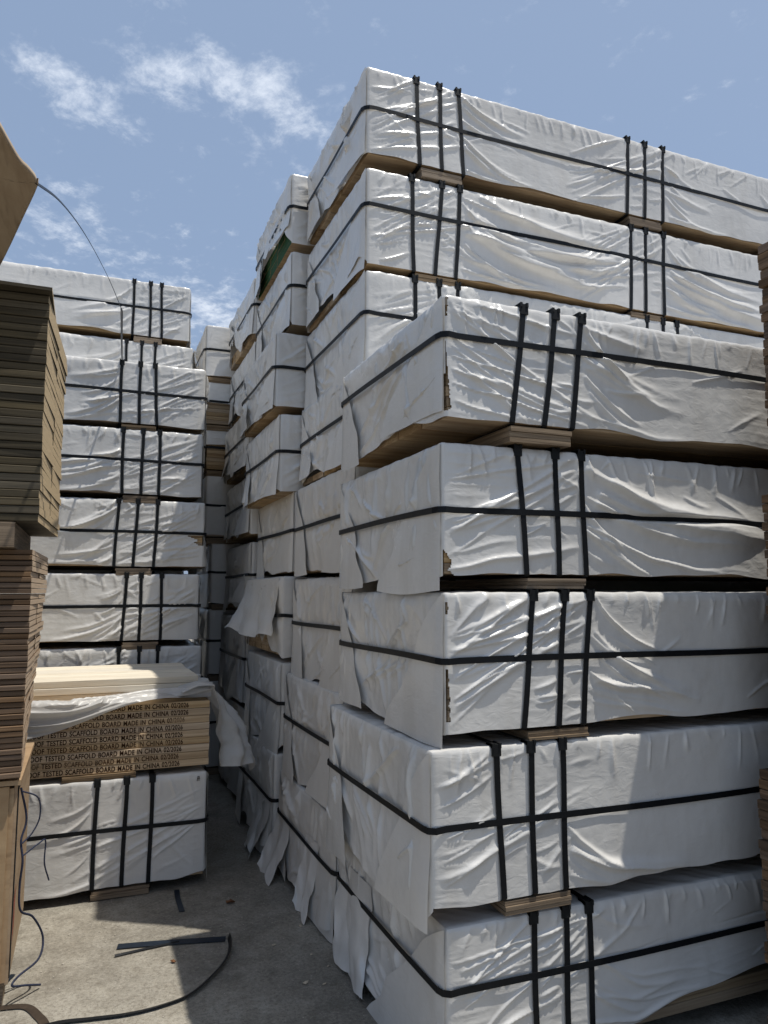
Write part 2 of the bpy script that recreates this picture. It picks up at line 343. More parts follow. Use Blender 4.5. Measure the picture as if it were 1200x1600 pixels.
def pack(label, x0, y0, zb, zt, W=1.13, L=3.9, d=1, seed=1, band=None, tops=(), bots=(), rz=0.0, group='packs', end_hem=(.0, .025),
         front_hem=(0.0, .012), flare=.02, flaps=((.42, .03), (.34, .02)), res=(.011, .014), span=1.8, amp=1.0, cut=None, core=0, core_mat=None,
         bottom=True, bearers=None, old=False, tongue=(), raise_front=0.0, raise_end=None, end_amp=1.0, guard=True, quality=1, bear_h=.055, bear_w=.25, swag=0, lean=1, hem_up=None, dens=1.0):
    rs = random.Random(seed); H = zt - zb
    root = thing('timber_pack', label, 'timber pack', (x0, y0, zb), rz, group)
    if band is None: band = zb + H * .51
    hb = band - zb
    tops = list(tops) or [.5, .37, .26]; bots = list(bots) or tops
    ang = math.radians(rs.uniform(22, 42)); s1 = rs.randint(1, 300)
    # ---- front displacement
    def strap_x(k, z): return bots[k] + (tops[k] - bots[k]) * z / H
    def dist_strap(x, z):
        return np.min([np.abs(x - strap_x(k, z)) for k in range(len(tops))], axis=0)
    ax, bx = min(tops[:3]), max(tops[:3])
    CR = []                                        # single folds: (start, control, end, height, half width)
    U = rs.uniform
    def add(p0, p2, sag, h, w): CR.append((p0, ((p0[0] + p2[0]) / 2 + sag[0], (p0[1] + p2[1]) / 2 + sag[1]), p2, h, w))
    def group_folds(a0, b0, left_end, right_end, n=1.0):
        k = 0.0
        for i in range(int(17 * n)):                # taut creases between the corner and the first strap
            z0 = H * U(.03, .97); x0_ = left_end + U(.0, .35) * (a0 - left_end); x1_ = a0 - U(-.01, .03)
            if U(0, 1) < .45: x1_ = b0 + U(-.05, .12); x0_ = left_end + U(.0, .12) * (a0 - left_end)
            sl = lean * U(.12, .75); z1 = z0 + sl * (x1_ - x0_)
            if z1 > H - .01: z0 -= z1 - H + .01; z1 = H - .01
            if z1 < .01: z0 += .01 - z1; z1 = .01
            add((x0_, z0), (x1_, z1), (0, U(-.015, .015)), U(.0022, .0078), U(.004, .012))
        st3 = sorted([a0, (a0 + b0) / 2, b0])
        for g0, g1 in ((st3[0], st3[1]), (st3[1], st3[2])):
            for i in range(int(6 * n)):            # crimps between neighbouring straps
                z0 = H * U(.03, .97); z1 = min(max(z0 + lean * U(.0, .06) + U(-.015, .015), .008), H - .008); add((g0 + U(-.005, .03), z0), (g1 - U(-.005, .03), z1), (0, U(-.012, .012)), U(.002, .0055), U(.004, .010))
        for i in range(int(11 * n)):                # folds fanning out and sagging beyond the last strap
            z0 = H * (U(.25, 1.0) if U(0, 1) < .7 else U(.05, .5)); ln = U(.12, .75 if swag else .55); ln = min(ln, right_end - b0)
            dz = -U(.15, .85) * min(ln, .34); z1 = max(z0 + dz, .005)
            add((b0 + U(-.01, .04), z0), (b0 + ln, z1), (-.12 * ln, -.28 * abs(z1 - z0)), U(.003, .0105), U(.006, .019))
        if swag:
            for i in range(4):
                z0 = H * U(.4, .95); add((b0 + U(.0, .15), z0), (b0 + U(.7, 1.1), z0 - U(.12, .2)), (-.1, -.09), U(.012, .018), U(.02, .034))
    group_folds(ax, bx, .004, (min(tops[3:]) if len(tops) > 3 else L), dens)
    if len(tops) > 3:
        a2, b2 = min(tops[3:]), max(tops[3:]); group_folds(a2, b2, a2 - U(.4, .6), L, .8 * dens)
        if swag:
            for i in range(6): z0 = H * U(.2, .6); add((bx + U(.0, .3), z0 + U(0, .12)), (a2 - U(.0, .3), z0 + U(0, .14)), (U(-.1, .1), -U(.08, .2)), U(.008, .014), U(.014, .026))
    q = .01
    while q < min(span, L):                         # puckers under the top edge
        zz_ = U(.03, .17); add((q, H - .002), (q + U(-.05, .05), H - zz_), (U(-.01, .01), 0), U(.002, .0065), U(.005, .014)); q += U(.02, .11)
    for i in range(int(6 * span * dens)):
        x0_ = U(0, span); z0 = H * U(.1, .9); aa = U(-.9, .9); ln = U(.08, .3); add((x0_, z0), (x0_ + ln * math.cos(aa), min(max(z0 + ln * math.sin(aa), .005), H - .005)), (0, U(-.02, .02)), U(.0015, .005), U(.005, .014))
    ER = []                                        # folds on the end of the pack
    for i in range(9):
        y0_ = W * U(.05, .95); zt_ = H * U(.6, .98); zb_ = H * U(.02, .45); ER.append(((y0_, zt_), (y0_ + U(-.04, .04), (zt_ + zb_) / 2), (y0_ + U(-.12, .12), zb_), U(.0025, .007), U(.007, .02)))
    for i in range(7):
        y0_ = W * U(.0, 1.0); z0 = H * U(.15, .95); sg = 1 if y0_ < W / 2 else -1; ln = U(.12, .4); ER.append(((y0_, z0), (y0_ + sg * ln * .5, z0 - ln * U(.1, .3)), (y0_ + sg * ln, max(z0 - ln * U(.3, .9), .01)), U(.0025, .006), U(.006, .016)))
    for i in range(7):
        y0_ = W * U(.03, .97); ER.append(((y0_, H * .99), (y0_, H * .9), (y0_ + U(-.05, .05), H * U(.6, .85)), U(.002, .005), U(.006, .014)))
    def front_d(x, z):
        dd = .006 * fbm(x * 1.3, z * 1.9, s1, 2) + .003 + .009 * np.clip(perlin(x * 1.1, z * 2.0, s1 + 33), 0, 1) * sst(x, bx, bx + .3)
        dd = dd + fold_field(x, z, CR)
        tele = np.exp(-((((z / .038) % 1) - .5) / .16) ** 2); dd = dd + .0013 * tele * sst(perlin(x * 2.5, z * 2.0, s1 + 44), .0, .4) * (1 - .6 * sst(x, .3, .8))
        dd = dd + .0005 * perlin(x * 24, z * 24, s1 + 21)
        dd = dd * amp
        ds = dist_strap(x, z); dd = np.minimum(dd * (1 - np.exp(-(ds / .013) ** 2) * .9), .0015 + .05 * (1 - np.exp(-(ds / .016) ** 2)))
        dd = np.minimum(dd, .0008 + .05 * (1 - np.exp(-((z - hb) / .021) ** 2)))
        return dd
    def fhem(x): return front_hem[0] + front_hem[1] * (fbm(x * 2.3, x * 0 + .5, s1 + 30, 2) * 1.6) * (sst(dist_strap(x, 0 * x), .01, .2)) + raise_front + (hem_up[1] * sst(x, hem_up[0], hem_up[0] + .35) if hem_up else 0)
    eh_s = s1 + 40
    def ehem(y):
        h = end_hem[0] + end_hem[1] * (fbm(y * 2.6, y * 0 + 1.5, eh_s, 2) * 1.3)
        if raise_end is not None:
            a, b, hh = raise_end; h = h + hh * sst(y, a, a + .22) * (1 - sst(y, b - .12, b)) * (1 + .5 * perlin(y * 9, y * 0, eh_s + 2))
        return h * sst(y, -.02, .06) * (1 - .5 * sst(y, W - .05, W)) + fhem(np.zeros_like(y)) * (1 - sst(y, 0, .06))
    def end_d(y, z):
        t = np.clip(1 - z / H, 0, 1)
        e = .012 * fbm(y * 2.2, z * 2.2, s1 + 51, 2) + .005
        e = e + .006 * ridge(perlin(y * 7 + .5 * z, z * 1.3, s1 + 52), 1.4) * sst(perlin(y * 2, z * 1.5, s1 + 53), -.3, .3)
        v = y * .75 - z * .65
        e = e + .006 * ridge(perlin((y + z) * 2, v * 8, s1 + 54), 1.5) * sst(perlin(y * 2, z * 2, s1 + 55), -.1, .4)
        e = e * (1 - .85 * np.exp(-((z - hb) / .05) ** 2)) * end_amp
        e = e + 2.7 * fold_field(y, z, ER) * (1 - .85 * np.exp(-((z - hb) / .03) ** 2)) * end_amp
        lob = .5 + .9 * perlin(y * 3.2, y * 0, s1 + 56)
        return e + flare * .6 * t ** 2.4 * np.clip(lob, -.1, 1.6) + .0012 * perlin(y * 25, z * 25, s1 + 57)
    # ---- grids
    rx, rz_ = res
    span = min(span, L)
    xs = np.concatenate([np.arange(0, .06, .004) if cut else np.linspace(0, .06, 7)[:-1], np.arange(.06, span, rx), np.linspace(span, L, max(2, int((L - span) / .12) + 1))])
    zs = np.concatenate([np.linspace(0, H - .03, max(6, int(H / rz_))), np.linspace(H - .03, H, 4)[1:]])
    ys = np.concatenate([np.linspace(0, .03, 4)[:-1], np.linspace(.03, W - .03, max(6, int(W / (rz_ * 1.15)))), np.linspace(W - .03, W, 4)[1:]])
    R = .014
    def rounded(px_, py_, pz_):
        q = np.stack([np.clip(px_, R, L - R), np.clip(py_, R, W - R), np.minimum(pz_, H - R)], -1)
        p = np.stack([px_, py_, pz_], -1); n = p - q; l = np.linalg.norm(n, axis=-1, keepdims=True); n = n / np.maximum(l, 1e-6)
        return q + n * R, n
    def d3(p):  # crumple common to all faces, so that edges meet
        a = p[..., 0] * 1.0 + p[..., 1] * .73; c = p[..., 2] - p[..., 1] * .9
        return .0016 * perlin(a * 5, c * 5, s1 + 60) + .0035 * perlin(a * 17, c * 9, s1 + 61) * sst(p[..., 2], H - .05, H)
    Vs = []; Fs = []; off = 0
    # front
    Xf, Zf = np.meshgrid(xs, zs, indexing='ij'); P, n = rounded(Xf, 0 * Xf, Zf)
    w = sst(Xf, 0, .06) * (1 - .8 * sst(Zf, H - .04, H))
    D = d3(P) * (1 - .85 * np.exp(-(dist_strap(Xf, Zf) / .016) ** 2)) * (1 - .85 * np.exp(-((Zf - hb) / .016) ** 2)) + front_d(Xf, Zf) * w
    Q = P + n * D[..., None]; hm = fhem(Xf); Q[..., 2] = np.where(Zf < H - .02, hm + (Q[..., 2]) * (H - hm) / H, Q[..., 2])
    keep = np.ones((len(xs) - 1, len(zs) - 1), bool)
    if cut:
        xc = (xs[:-1] + xs[1:]) / 2; zc_ = (zs[:-1] + zs[1:]) / 2
        XX, ZZ = np.meshgrid(xc, zc_, indexing='ij')
        for (z0, z1, wa, wb) in cut['front']:
            inside = (ZZ > z0) & (ZZ < z1) & (XX < (wa + (wb - wa) * (ZZ - z0) / (z1 - z0)) * (1 + .5 * perlin(ZZ * 33, XX * 0, s1) + .3 * perlin(ZZ * 90, XX * 0, s1 + 2)))
            keep &= ~inside
    Vs.append(Q.reshape(-1, 3)); Fs.append(grid_faces(len(xs), len(zs), off, keep=keep)); off += Q.size // 3
    # top
    yt = ys if quality else ys
    Xt, Yt = np.meshgrid(xs[::2] if len(xs) % 2 else np.append(xs[::2], xs[-1]), ys, indexing='ij')
    P, n = rounded(Xt, Yt, 0 * Xt + H); D = d3(P) * (1 - .85 * np.exp(-(dist_strap(Xt, 0 * Xt + H) / .025) ** 2)) + .004 * fbm(Xt * 3, Yt * 3, s1 + 70, 2) * sst(Yt, 0, .1) * sst(Xt, 0, .1)
    Q = P + n * D[..., None]; Vs.append(Q.reshape(-1, 3)); Fs.append(grid_faces(*Xt.shape, off)); off += Q.size // 3
    # end
    Ye, Ze = np.meshgrid(ys, zs, indexing='ij'); P, n = rounded(0 * Ye, Ye, Ze)
    w = sst(Ye, 0, .05) * sst(W - Ye, 0, .05) * (1 - .8 * sst(Ze, H - .05, H))
    D = d3(P) + end_d(Ye, Ze) * w
    Q = P + n * D[..., None]; hm = ehem(Ye); Q[..., 2] = np.where(Ze < H - .02, hm + Q[..., 2] * (H - hm) / H, Q[..., 2])
    keep = np.ones((len(ys) - 1, len(zs) - 1), bool)
    if cut:
        yc = (ys[:-1] + ys[1:]) / 2; zc_ = (zs[:-1] + zs[1:]) / 2; YY, ZZ = np.meshgrid(yc, zc_, indexing='ij')
        for (z0, z1, wa, wb) in cut.get('end', ()):
            keep &= ~((ZZ > z0) & (ZZ < z1) & (YY < wa + (wb - wa) * (ZZ - z0) / (z1 - z0)))
    Vs.append(Q.reshape(-1, 3)); Fs.append(grid_faces(len(ys), len(zs), off, flip=True, keep=keep)); off += Q.size // 3
    # back and far end
    for pts in (((0, W), (L, W)), ((L, 0), (L, W))):
        (ax, ay), (bx, by) = pts; m = 8
        tt = np.linspace(0, 1, m)[:, None]; A = np.array([[ax, ay]]) * (1 - tt) + np.array([[bx, by]]) * tt
        Vv = np.concatenate([np.c_[A, np.zeros(m)], np.c_[A, np.full(m, H)]]); Vs.append(Vv)
        Fs.append(np.array([(off + k, off + k + 1, off + m + k + 1, off + m + k) for k in range(m - 1)])); off += 2 * m
    V = np.concatenate(Vs); F = np.concatenate(Fs)
    if d < 0: V[:, 0] *= -1; F = F[:, ::-1]
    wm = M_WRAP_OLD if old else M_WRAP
    link('wrap', mesh_np('wrap', V, F), wm, root)
    sx = lambda v: v * d
    # ---- end flaps: folded triangles of sheet lying on the end
    def flap(y_edge, sgn, wid, drop, name='end_flap'):
        nu, nv = 26, 14; t = np.linspace(0, 1, nu)[:, None]; s = np.linspace(0, 1, nv)[None, :]
        width = wid * W * np.clip(t ** (.8) * (1 + .12 * perlin(t * 4, t * 0, s1 + 80)), .01, 2)
        yy = s * width; zt_ = H - .006 - t * (H - ehem(np.full((1, 1), max(.04, min(W - .04, y_edge + sgn * wid * W * .5)))) + drop * (1 + .2 * np.sin(s * 4 + seed)))
        if name != 'end_flap': pass
        hbw = np.exp(-((zt_ - hb) / .09) ** 2)
        lift = .004 * s * t + .004 * perlin(yy * 6, zt_ * 5, s1 + 81) + flare * .55 * np.clip(t, 0, 1) ** 2.4 * (.5 + .6 * s) + .012 * np.clip(t - .7, 0, 1) * s
        base = .010 * sst(yy, 0, .05)
        o = .0055 + .006 * s ** 3 * np.sin(np.clip(t, 0, 1) * 3.1) * (1 - hbw) + lift * (1 - hbw) + base + .0008 * perlin(yy * 14, zt_ * 14, s1 + 82)
        Vv = np.stack([-o + 0 * s, y_edge + sgn * yy + 0 * t, zt_ + 0 * s], -1).reshape(-1, 3)
        Vv[:, 0] *= d
        link(name, mesh_np(name, Vv, grid_faces(nu, nv)), wm, root)
    if flaps:
        flap(.004, 1, *flaps[0]); flap(W - .004, -1, *flaps[1])
    for (ya, yb, za, zlow, fl) in tongue:               # loose tails of sheet hanging off the end
        nu, nv = 26, 40; t = np.linspace(0, 1, nu)[:, None]; s = np.linspace(0, 1, nv)[None, :]
        ed = (np.abs(s - .5) * 2) ** 2 * np.sign(s - .5)
        yy = ya + (yb - ya) * s + .05 * perlin(t * 2.5, t * 0, s1 + 91) * t + .03 * perlin(t * 5 + s * 3, s * 2, s1 + 92) * np.abs(ed) + .02 * np.sin(2 * t + seed) * t
        zz = za + (zlow - za) * t * (1 - .16 * np.clip(perlin(s * 2.6, s * 0, s1 + 93) + .2, 0, 1) - .02 * perlin(s * 5, s * 0, s1 + 94)) + 0 * s
        wide = yb - ya > .6
        o = .010 + fl * t ** (2.0 if wide else 1.6) * (.25 + .75 * s if wide else .9) * (1 + .25 * perlin(s * 2, t, s1 + 95)) + (.004 + .022 * t) * np.abs(np.sin(s * (2.2 + 6 * (yb - ya)) + seed + 1.5 * t)) + .012 * perlin(s * 4 + t, t * 4, s1 + 96) * t
        Vv = np.stack([-o * d + 0 * yy, yy + 0 * o, zz], -1).reshape(-1, 3)
        link('loose_tail', mesh_np('loose_tail', Vv, grid_faces(nu, nv)), wm, root)
    # ---- strapping: uprights with corner guards, and the band round the middle
    for k in range(len(tops)):
        a = [(sx(tops[k]), W * .97, H + TH), (sx(tops[k]), .5 * W, H + TH), (sx(tops[k]), .016, H + TH), (sx(tops[k]), .003, H - .002), (sx(tops[k]), -TH - .001, H - .016)]
        nn = [(0, 0, 1), (0, 0, 1), (0, 0, 1), (0, -.7, .7), (0, -1, 0)]
        for q in np.linspace(.94, 0, 9):
            a.append((sx(strap_x(k, q * H) + .0025 * math.sin(q * 5 + seed + k)), -TH - .001, q * H)); nn.append((0, -1, 0))
        a += [(sx(bots[k]), -.002, -.006), (sx(bots[k]), .03, -.010), (sx(bots[k]), .3 * W, -.010)]; nn += [(0, -.7, -.7), (0, 0, -1), (0, 0, -1)]
        st = link('strap', raw('strap', ribbon(a, nn, .022, .0018), False), M_STRAP, root)
        if guard:
            mb = MB(); gx = sx(tops[k]); gw = .0175
            mb.box((gx - gw, -.011, H - .034), (gx + gw, -.0035, H + .0065)); mb.box((gx - gw, -.0035, H + .0005), (gx + gw, .034, H + .0075))
            mb.box((gx - gw, -.014, H - .006), (gx - gw + .009, .034, H + .011)); mb.box((gx + gw - .009, -.014, H - .006), (gx + gw, .034, H + .011))
            link('corner_guard', mb.mesh('corner_guard'), M_GUARD, st)
    o_ = .0082
    pts = [(L, -o_, hb)] + [(x, -o_ - .0005, hb + .004 * math.sin(x * 3 + seed)) for x in np.linspace(L - .1, .05, 26)] + [(.012, -o_, hb), (.002, -.0015, hb), (-.011, .008, hb)] + \
          [(-.0205 - .001 * math.sin(q * 9), q * W, hb + .003 * math.sin(q * 5 + seed)) for q in np.linspace(.03, .97, 10)] + [(-.006, W - .005, hb), (.012, W + .004, hb), (.3, W + .004, hb)]
    nn = [(0, -1, 0)] * 28 + [(-.7, -.7, 0), (-.9, -.4, 0)] + [(-1, 0, 0)] * 10 + [(-.7, .7, 0), (0, 1, 0), (0, 1, 0)]
    pts = [(sx(a), b, c) for a, b, c in pts]; nn = [(sx(a), b, c) for a, b, c in nn]
    link('band', raw('band', ribbon(pts, nn, .0225, .0018), False), M_STRAP, root)
    # ---- the boards that show: bottom course, and deeper where the sheet is torn or rides up
    bw = W / 5; bh = .038; bm = core_mat or M_BOARD
    ncourse = max(1, core)
    if bottom:
        for c in range(ncourse):
            for q in range(5):
                if c > 0 and cut and q > 0: continue
                if c > 0 and raise_front and not raise_end and q > 0: continue
                b = link('board', board_mesh(L - .03, bw - .009, bh - .0015, d, bm.name), bm, root)
                b.location = (sx(.008 + rs.uniform(0, .006)), q * bw + .003 + (.005 if q == 0 else 0), c * bh + .0005)
    if bearers is None:
        cx = sum(bots[:3]) / 3; bearers = [cx] + ([sum(bots[3:6]) / 3] if len(bots) > 3 else []) + [min(L - .45, cx + 2.6)]
    for i, cx in enumerate(bearers):
        mb = MB(); q = 3; hh = bear_h / q; bwid = bear_w
        for k in range(q):
            j = rs.uniform(-.004, .004); mb.box((sx(cx) - bwid / 2 + j, -.004 + rs.uniform(-.006, .004), -bear_h - .013 + k * hh), (sx(cx) + bwid / 2 + j, W - .03, -bear_h - .013 + (k + 1) * hh - .0014))
        link('bearer', mb.mesh('bearer'), M_BEARER, root)
    return root

# ---- the near right stack (A)
GA = 'wrapped packs in the near right stack'
pack('white wrapped pack with torn corner, topmost of the near right stack', 1.16, 2.31, 2.225, 2.68, seed=11, dens=1, band=2.527, tops=(.333, .477, .6), bots=(.275, .415, .539), group=GA, flaps=((.5, .0), (.3, .03)),
     res=(.0045, .0055), cut=dict(front=[(.02, .28, .022, .002), (.37, .445, .012, .014)], end=[(.02, .22, .012, .002)]), core=11, bearers=[.40, 3.3], bear_h=.06, bear_w=.27, end_hem=(.012, .03), flare=.02, rz=.004, amp=1.15, lean=-1)
pack('white wrapped pack with torn lower corner, second from top of the near right stack', 1.16, 2.345, 1.665, 2.14, seed=12, dens=0.65, band=1.893, tops=(.314, .482, .601), bots=(.345, .486, .608), group=GA,
     res=(.0045, .0055), cut=dict(front=[(.0, .09, .05, .012)], end=[]), core=3, bearers=[.475, 3.3], bear_h=.04, bear_w=.26, end_hem=(-.01, .02), flaps=((.48, .05), (.36, .02)), swag=1, amp=1.1)
pack('white wrapped pack with shiny diagonal creases, middle of the near right stack', 1.16, 2.33, 1.115, 1.60, seed=13, dens=0.95, band=1.359, tops=(.361, .498, .614), bots=(.309, .456, .566), group=GA,
     res=(.0045, .0055), cut=dict(front=[(.04, .22, .018, .014), (.41, .45, .014, .014)], end=[]), core=12, bearers=[.455, 3.3], bear_h=.032, bear_w=.26, end_hem=(-.015, .02), amp=1.2)
pack('white wrapped pack below eye level, second from bottom of the near right stack', 1.103, 2.325, .55, 1.062, seed=14, dens=0.7, band=.802, tops=(.248, .39, .524), bots=(.268, .394, .526), group=GA,
     res=(.0045, .0055), bearers=[.41, 3.3], bear_h=.045, bear_w=.27, end_hem=(-.045, .035), front_hem=(-.006, .02), flare=.045, flaps=((.38, .02), (.35, .07)))
pack('white wrapped pack resting near the ground, bottom of the near right stack', 1.16, 2.34, .012, .476, seed=15, dens=0.7, band=.273, tops=(.339, .474, .574), bots=(.345, .475, .579), group=GA,
     res=(.0045, .0055), bearers=[.46, 3.3], bear_h=.045, bear_w=.26, end_hem=(-.03, .03), front_hem=(.02, .02), flare=.06, flaps=((.55, .05), (.4, .06)), tongue=((.66, 1.05, .36, -.05, .045),), core=2, hem_up=(.72, .075))

# ---- the tall stack behind it (B)
GB = 'wrapped packs in the tall stack behind the near right stack'
B2 = (.28, .426, .541, 1.8, 1.93, 2.06)
pack('white wrapped pack against the sky, topmost of the tallest stack', 1.30, 3.50, 3.955, 4.46, W=1.14, seed=21, band=4.214, tops=(.293, .436, .555, 1.759, 1.896, 2.041), bots=(.31, .448, .585, 1.737, 1.873, 2.016), group=GB, span=3.2, end_hem=(.03, .05), res=(.0065, .008), amp=1.05)
pack('white wrapped pack with wide swagging creases, second from top of the tallest stack', 1.30, 3.50, 3.335, 3.875, W=1.14, seed=22, band=3.664, tops=(.263, .447, .56, 1.759, 1.874, 2.017), bots=(.272, .403, .529, 1.737, 1.85, 1.997), group=GB, span=3.2, end_hem=(.04, .05), res=(.0065, .008), amp=1.15, swag=1)
pack('white wrapped pack half hidden by the torn topmost pack of the near stack', 1.298, 3.50, 2.79, 3.30, W=1.15, seed=23, band=3.063, tops=(.28, .426, .541, 1.859, 1.985, 2.097), group=GB, span=2.4, end_hem=(.0, .04), res=(.008, .010))
NB = dict(W=1.15, span=.3, res=(.02, .010), group=GB, tops=(.3, .43, .55))
pack('white wrapped pack with a ragged slit at its foot, beside the topmost near pack', 1.275, 3.50, 2.29, 2.80, seed=24, end_hem=(.01, .05), flare=.05, **NB)
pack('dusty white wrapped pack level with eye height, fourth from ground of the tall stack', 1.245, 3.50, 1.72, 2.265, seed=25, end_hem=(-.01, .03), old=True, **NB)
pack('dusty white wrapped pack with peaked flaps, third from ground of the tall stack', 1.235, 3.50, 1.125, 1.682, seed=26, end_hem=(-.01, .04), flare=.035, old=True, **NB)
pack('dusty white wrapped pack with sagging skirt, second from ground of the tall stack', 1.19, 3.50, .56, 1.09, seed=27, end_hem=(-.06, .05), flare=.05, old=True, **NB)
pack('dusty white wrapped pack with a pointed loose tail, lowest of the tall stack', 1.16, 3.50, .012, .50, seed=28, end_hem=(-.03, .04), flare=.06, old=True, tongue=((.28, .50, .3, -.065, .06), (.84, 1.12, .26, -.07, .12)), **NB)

# ---- third stack along the right side (C)
GC = 'wrapped packs in the third stack along the right of the aisle'
NC = dict(W=1.1, span=.3, res=(.014, .012), group=GC, tops=(.33, .45, .57))
pack('white wrapped pack with torn hem showing green board ends, high on the right', 1.19, 4.68, 3.975, 4.47, seed=31, raise_end=(.02, .85, .15), core=5, core_mat=M_BOARD_GREEN, flare=.06, end_hem=(.02, .05), **NC)
pack('white wrapped pack right below the one showing green board ends', 1.20, 4.68, 3.41, 3.91, seed=32, end_hem=(.02, .05), flare=.03, **NC)
pack('white wrapped pack jutting into the aisle with bare red-brown underside', 1.10, 4.68, 2.83, 3.33, seed=33, end_hem=(.02, .04), flare=.04, **NC)
pack('white wrapped pack jutting into the aisle with bowed flap, below red-brown underside', 1.135, 4.68, 2.255, 2.775, seed=34, end_hem=(-.0, .04), flare=.07, **NC)
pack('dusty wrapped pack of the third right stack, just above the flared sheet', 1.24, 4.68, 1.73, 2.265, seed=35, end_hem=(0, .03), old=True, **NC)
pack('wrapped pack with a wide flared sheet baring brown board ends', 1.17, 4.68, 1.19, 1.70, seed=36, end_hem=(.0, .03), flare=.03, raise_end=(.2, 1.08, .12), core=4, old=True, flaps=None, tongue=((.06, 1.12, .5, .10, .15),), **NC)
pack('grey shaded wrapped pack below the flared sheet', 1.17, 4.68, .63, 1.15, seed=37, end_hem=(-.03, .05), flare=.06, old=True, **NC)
pack('grey shaded wrapped pack with hanging tail, lowest in the third right stack', 1.13, 4.68, .012, .585, seed=38, end_hem=(-.01, .05), flare=.08, old=True, tongue=((.02, .34, .3, -.065, .1),), **NC)

# ---- fourth stack (D) and the stack across the far end (E)
GD = 'wrapped packs in the fourth stack along the right of the aisle'
ND = dict(W=1.12, span=.3, res=(.03, .02), group=GD, tops=(.33, .45, .57))
dl = ['white wrapped pack at the skyline, top of the fourth stack on the right', 'white wrapped pack second from top in the fourth stack on the right',
      'white wrapped pack with a curled sheet corner, third from top in the fourth stack', 'dim white wrapped pack in the middle of the fourth stack',
      'dim grey wrapped pack with slanting flap, deep in the aisle at eye height', 'dark shaded wrapped pack deep in the aisle, second from ground in the fourth stack', 'dark shaded wrapped pack deep in the aisle on the ground']
dz = [(3.72, 4.2), (3.17, 3.66), (2.61, 3.11), (2.06, 2.55), (1.46, 2.0), (.74, 1.4), (.012, .68)]
for k, (a, b) in enumerate(dz):
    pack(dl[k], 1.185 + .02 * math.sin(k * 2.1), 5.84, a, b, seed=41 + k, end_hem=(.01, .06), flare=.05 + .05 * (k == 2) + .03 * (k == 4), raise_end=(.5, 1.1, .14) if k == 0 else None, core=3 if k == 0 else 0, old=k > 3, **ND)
GE = 'wrapped packs in the stack across the far end of the aisle'
NE = dict(W=1.1, span=1.0, bearers=[.14, .45, .76, 3.3], res=(.03, .02), group=GE, tops=(.9, 1.05, 1.2))  # close-set bearers added to block the bright gaps between the far packs
pack('small far wrapped pack against the clouds at the end of the aisle', .965, 7.02, 3.67, 4.17, seed=51, **NE)
pack('far wrapped pack with olive bare boards below its short sheet', .97, 7.02, 3.20, 3.62, seed=52, raise_front=.21, core=6, **NE)
pack('far wrapped pack with brown bare boards below its short sheet', .985, 7.02, 2.76, 3.17, seed=53, raise_front=.24, core=7, **NE)
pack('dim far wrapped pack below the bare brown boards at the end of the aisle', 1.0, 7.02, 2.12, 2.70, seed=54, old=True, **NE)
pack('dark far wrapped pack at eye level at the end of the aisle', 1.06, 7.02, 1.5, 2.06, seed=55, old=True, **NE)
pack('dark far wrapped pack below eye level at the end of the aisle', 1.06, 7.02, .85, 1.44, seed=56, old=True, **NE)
pack('dark far wrapped pack on the ground at the end of the aisle', 1.06, 7.02, .012, .79, seed=57, old=True, **NE)

# ---- left stacks: M in the middle distance, its taller neighbour behind, L in front
GM = 'wrapped packs in the left stack'
NM = dict(W=1.1, d=-1, span=1.5, res=(.008, .010), group=GM, amp=1.2, lean=-1)
pack('white wrapped pack topmost of the front left stack, below the two set back', .80, 5.80, 2.875, 3.35, seed=61, tops=(.627, .493, .385), bots=(.629, .491, .36), **NM)
pack('white wrapped pack second from top of the front left stack', .79, 5.80, 2.335, 2.83, seed=62, tops=(.589, .446, .324), bots=(.585, .448, .318), **NM)
pack('white wrapped pack with a torn corner patch, third from top of the front left stack', .82, 5.80, 1.79, 2.29, seed=63, tops=(.631, .495, .351), bots=(.65, .515, .369), cut=dict(front=[(.16, .24, .05, .1)], end=[]), core=8, flare=.05, **NM)
pack('white wrapped pack half in shade just above the barely visible one, left stack', .79, 5.80, 1.245, 1.735, seed=64, tops=(.527, .423, .276), bots=(.547, .426, .275), **NM)
pack('shaded white wrapped pack mostly hidden behind the pale open boards', .82, 5.80, .69, 1.195, seed=65, tops=(.592, .449, .317), **NM)
pack('shaded white wrapped pack on the ground behind the open boards', .80, 5.80, .012, .63, seed=66, tops=(.592, .449, .317), **NM)
GM2 = 'wrapped packs in the tall left stack set back'
NM2 = dict(NM); NM2['group'] = GM2; NM2['res'] = (.010, .012)
pack('white wrapped pack against the sky, topmost at the left', .80, 7.0, 3.975, 4.5, seed=71, tops=(.512, .364, .265), bots=(.512, .359, .255), **NM2)
pack('white wrapped pack with bunched bulging sheet at its end, second from top at left', .84, 7.0, 3.40, 3.915, seed=72, tops=(.599, .464, .344), flare=.15, tongue=((.0, .6, .5, .0, .14),), **NM2)
NL = dict(NM2); NL['span'] = .2; NL['res'] = (.05, .05)
for k, q in enumerate(('on the ground', 'second from the ground', 'third from the ground', 'fourth from the ground', 'fifth from the ground', 'third from the top')):
    pack('hidden wrapped pack %s in the left stack set back' % q, .80, 7.0, .012 + .562 * k, .012 + .562 * k + .505, seed=73 + k, bottom=False, guard=False, **NL)

GL = 'low front left stack'
L1 = pack('white wrapped pack on the ground under the open scaffold boards', .68, 4.46, .002, .57, W=1.15, d=-1, seed=81, dens=0.6, band=.30, tops=(.589, .436, .3), bots=(.598, .445, .304), group=GL, res=(.0055, .007), span=1.1, lean=-1, bearers=[.45, 3.2], bear_h=.045, bear_w=.30, front_hem=(.0, .03), amp=.9)

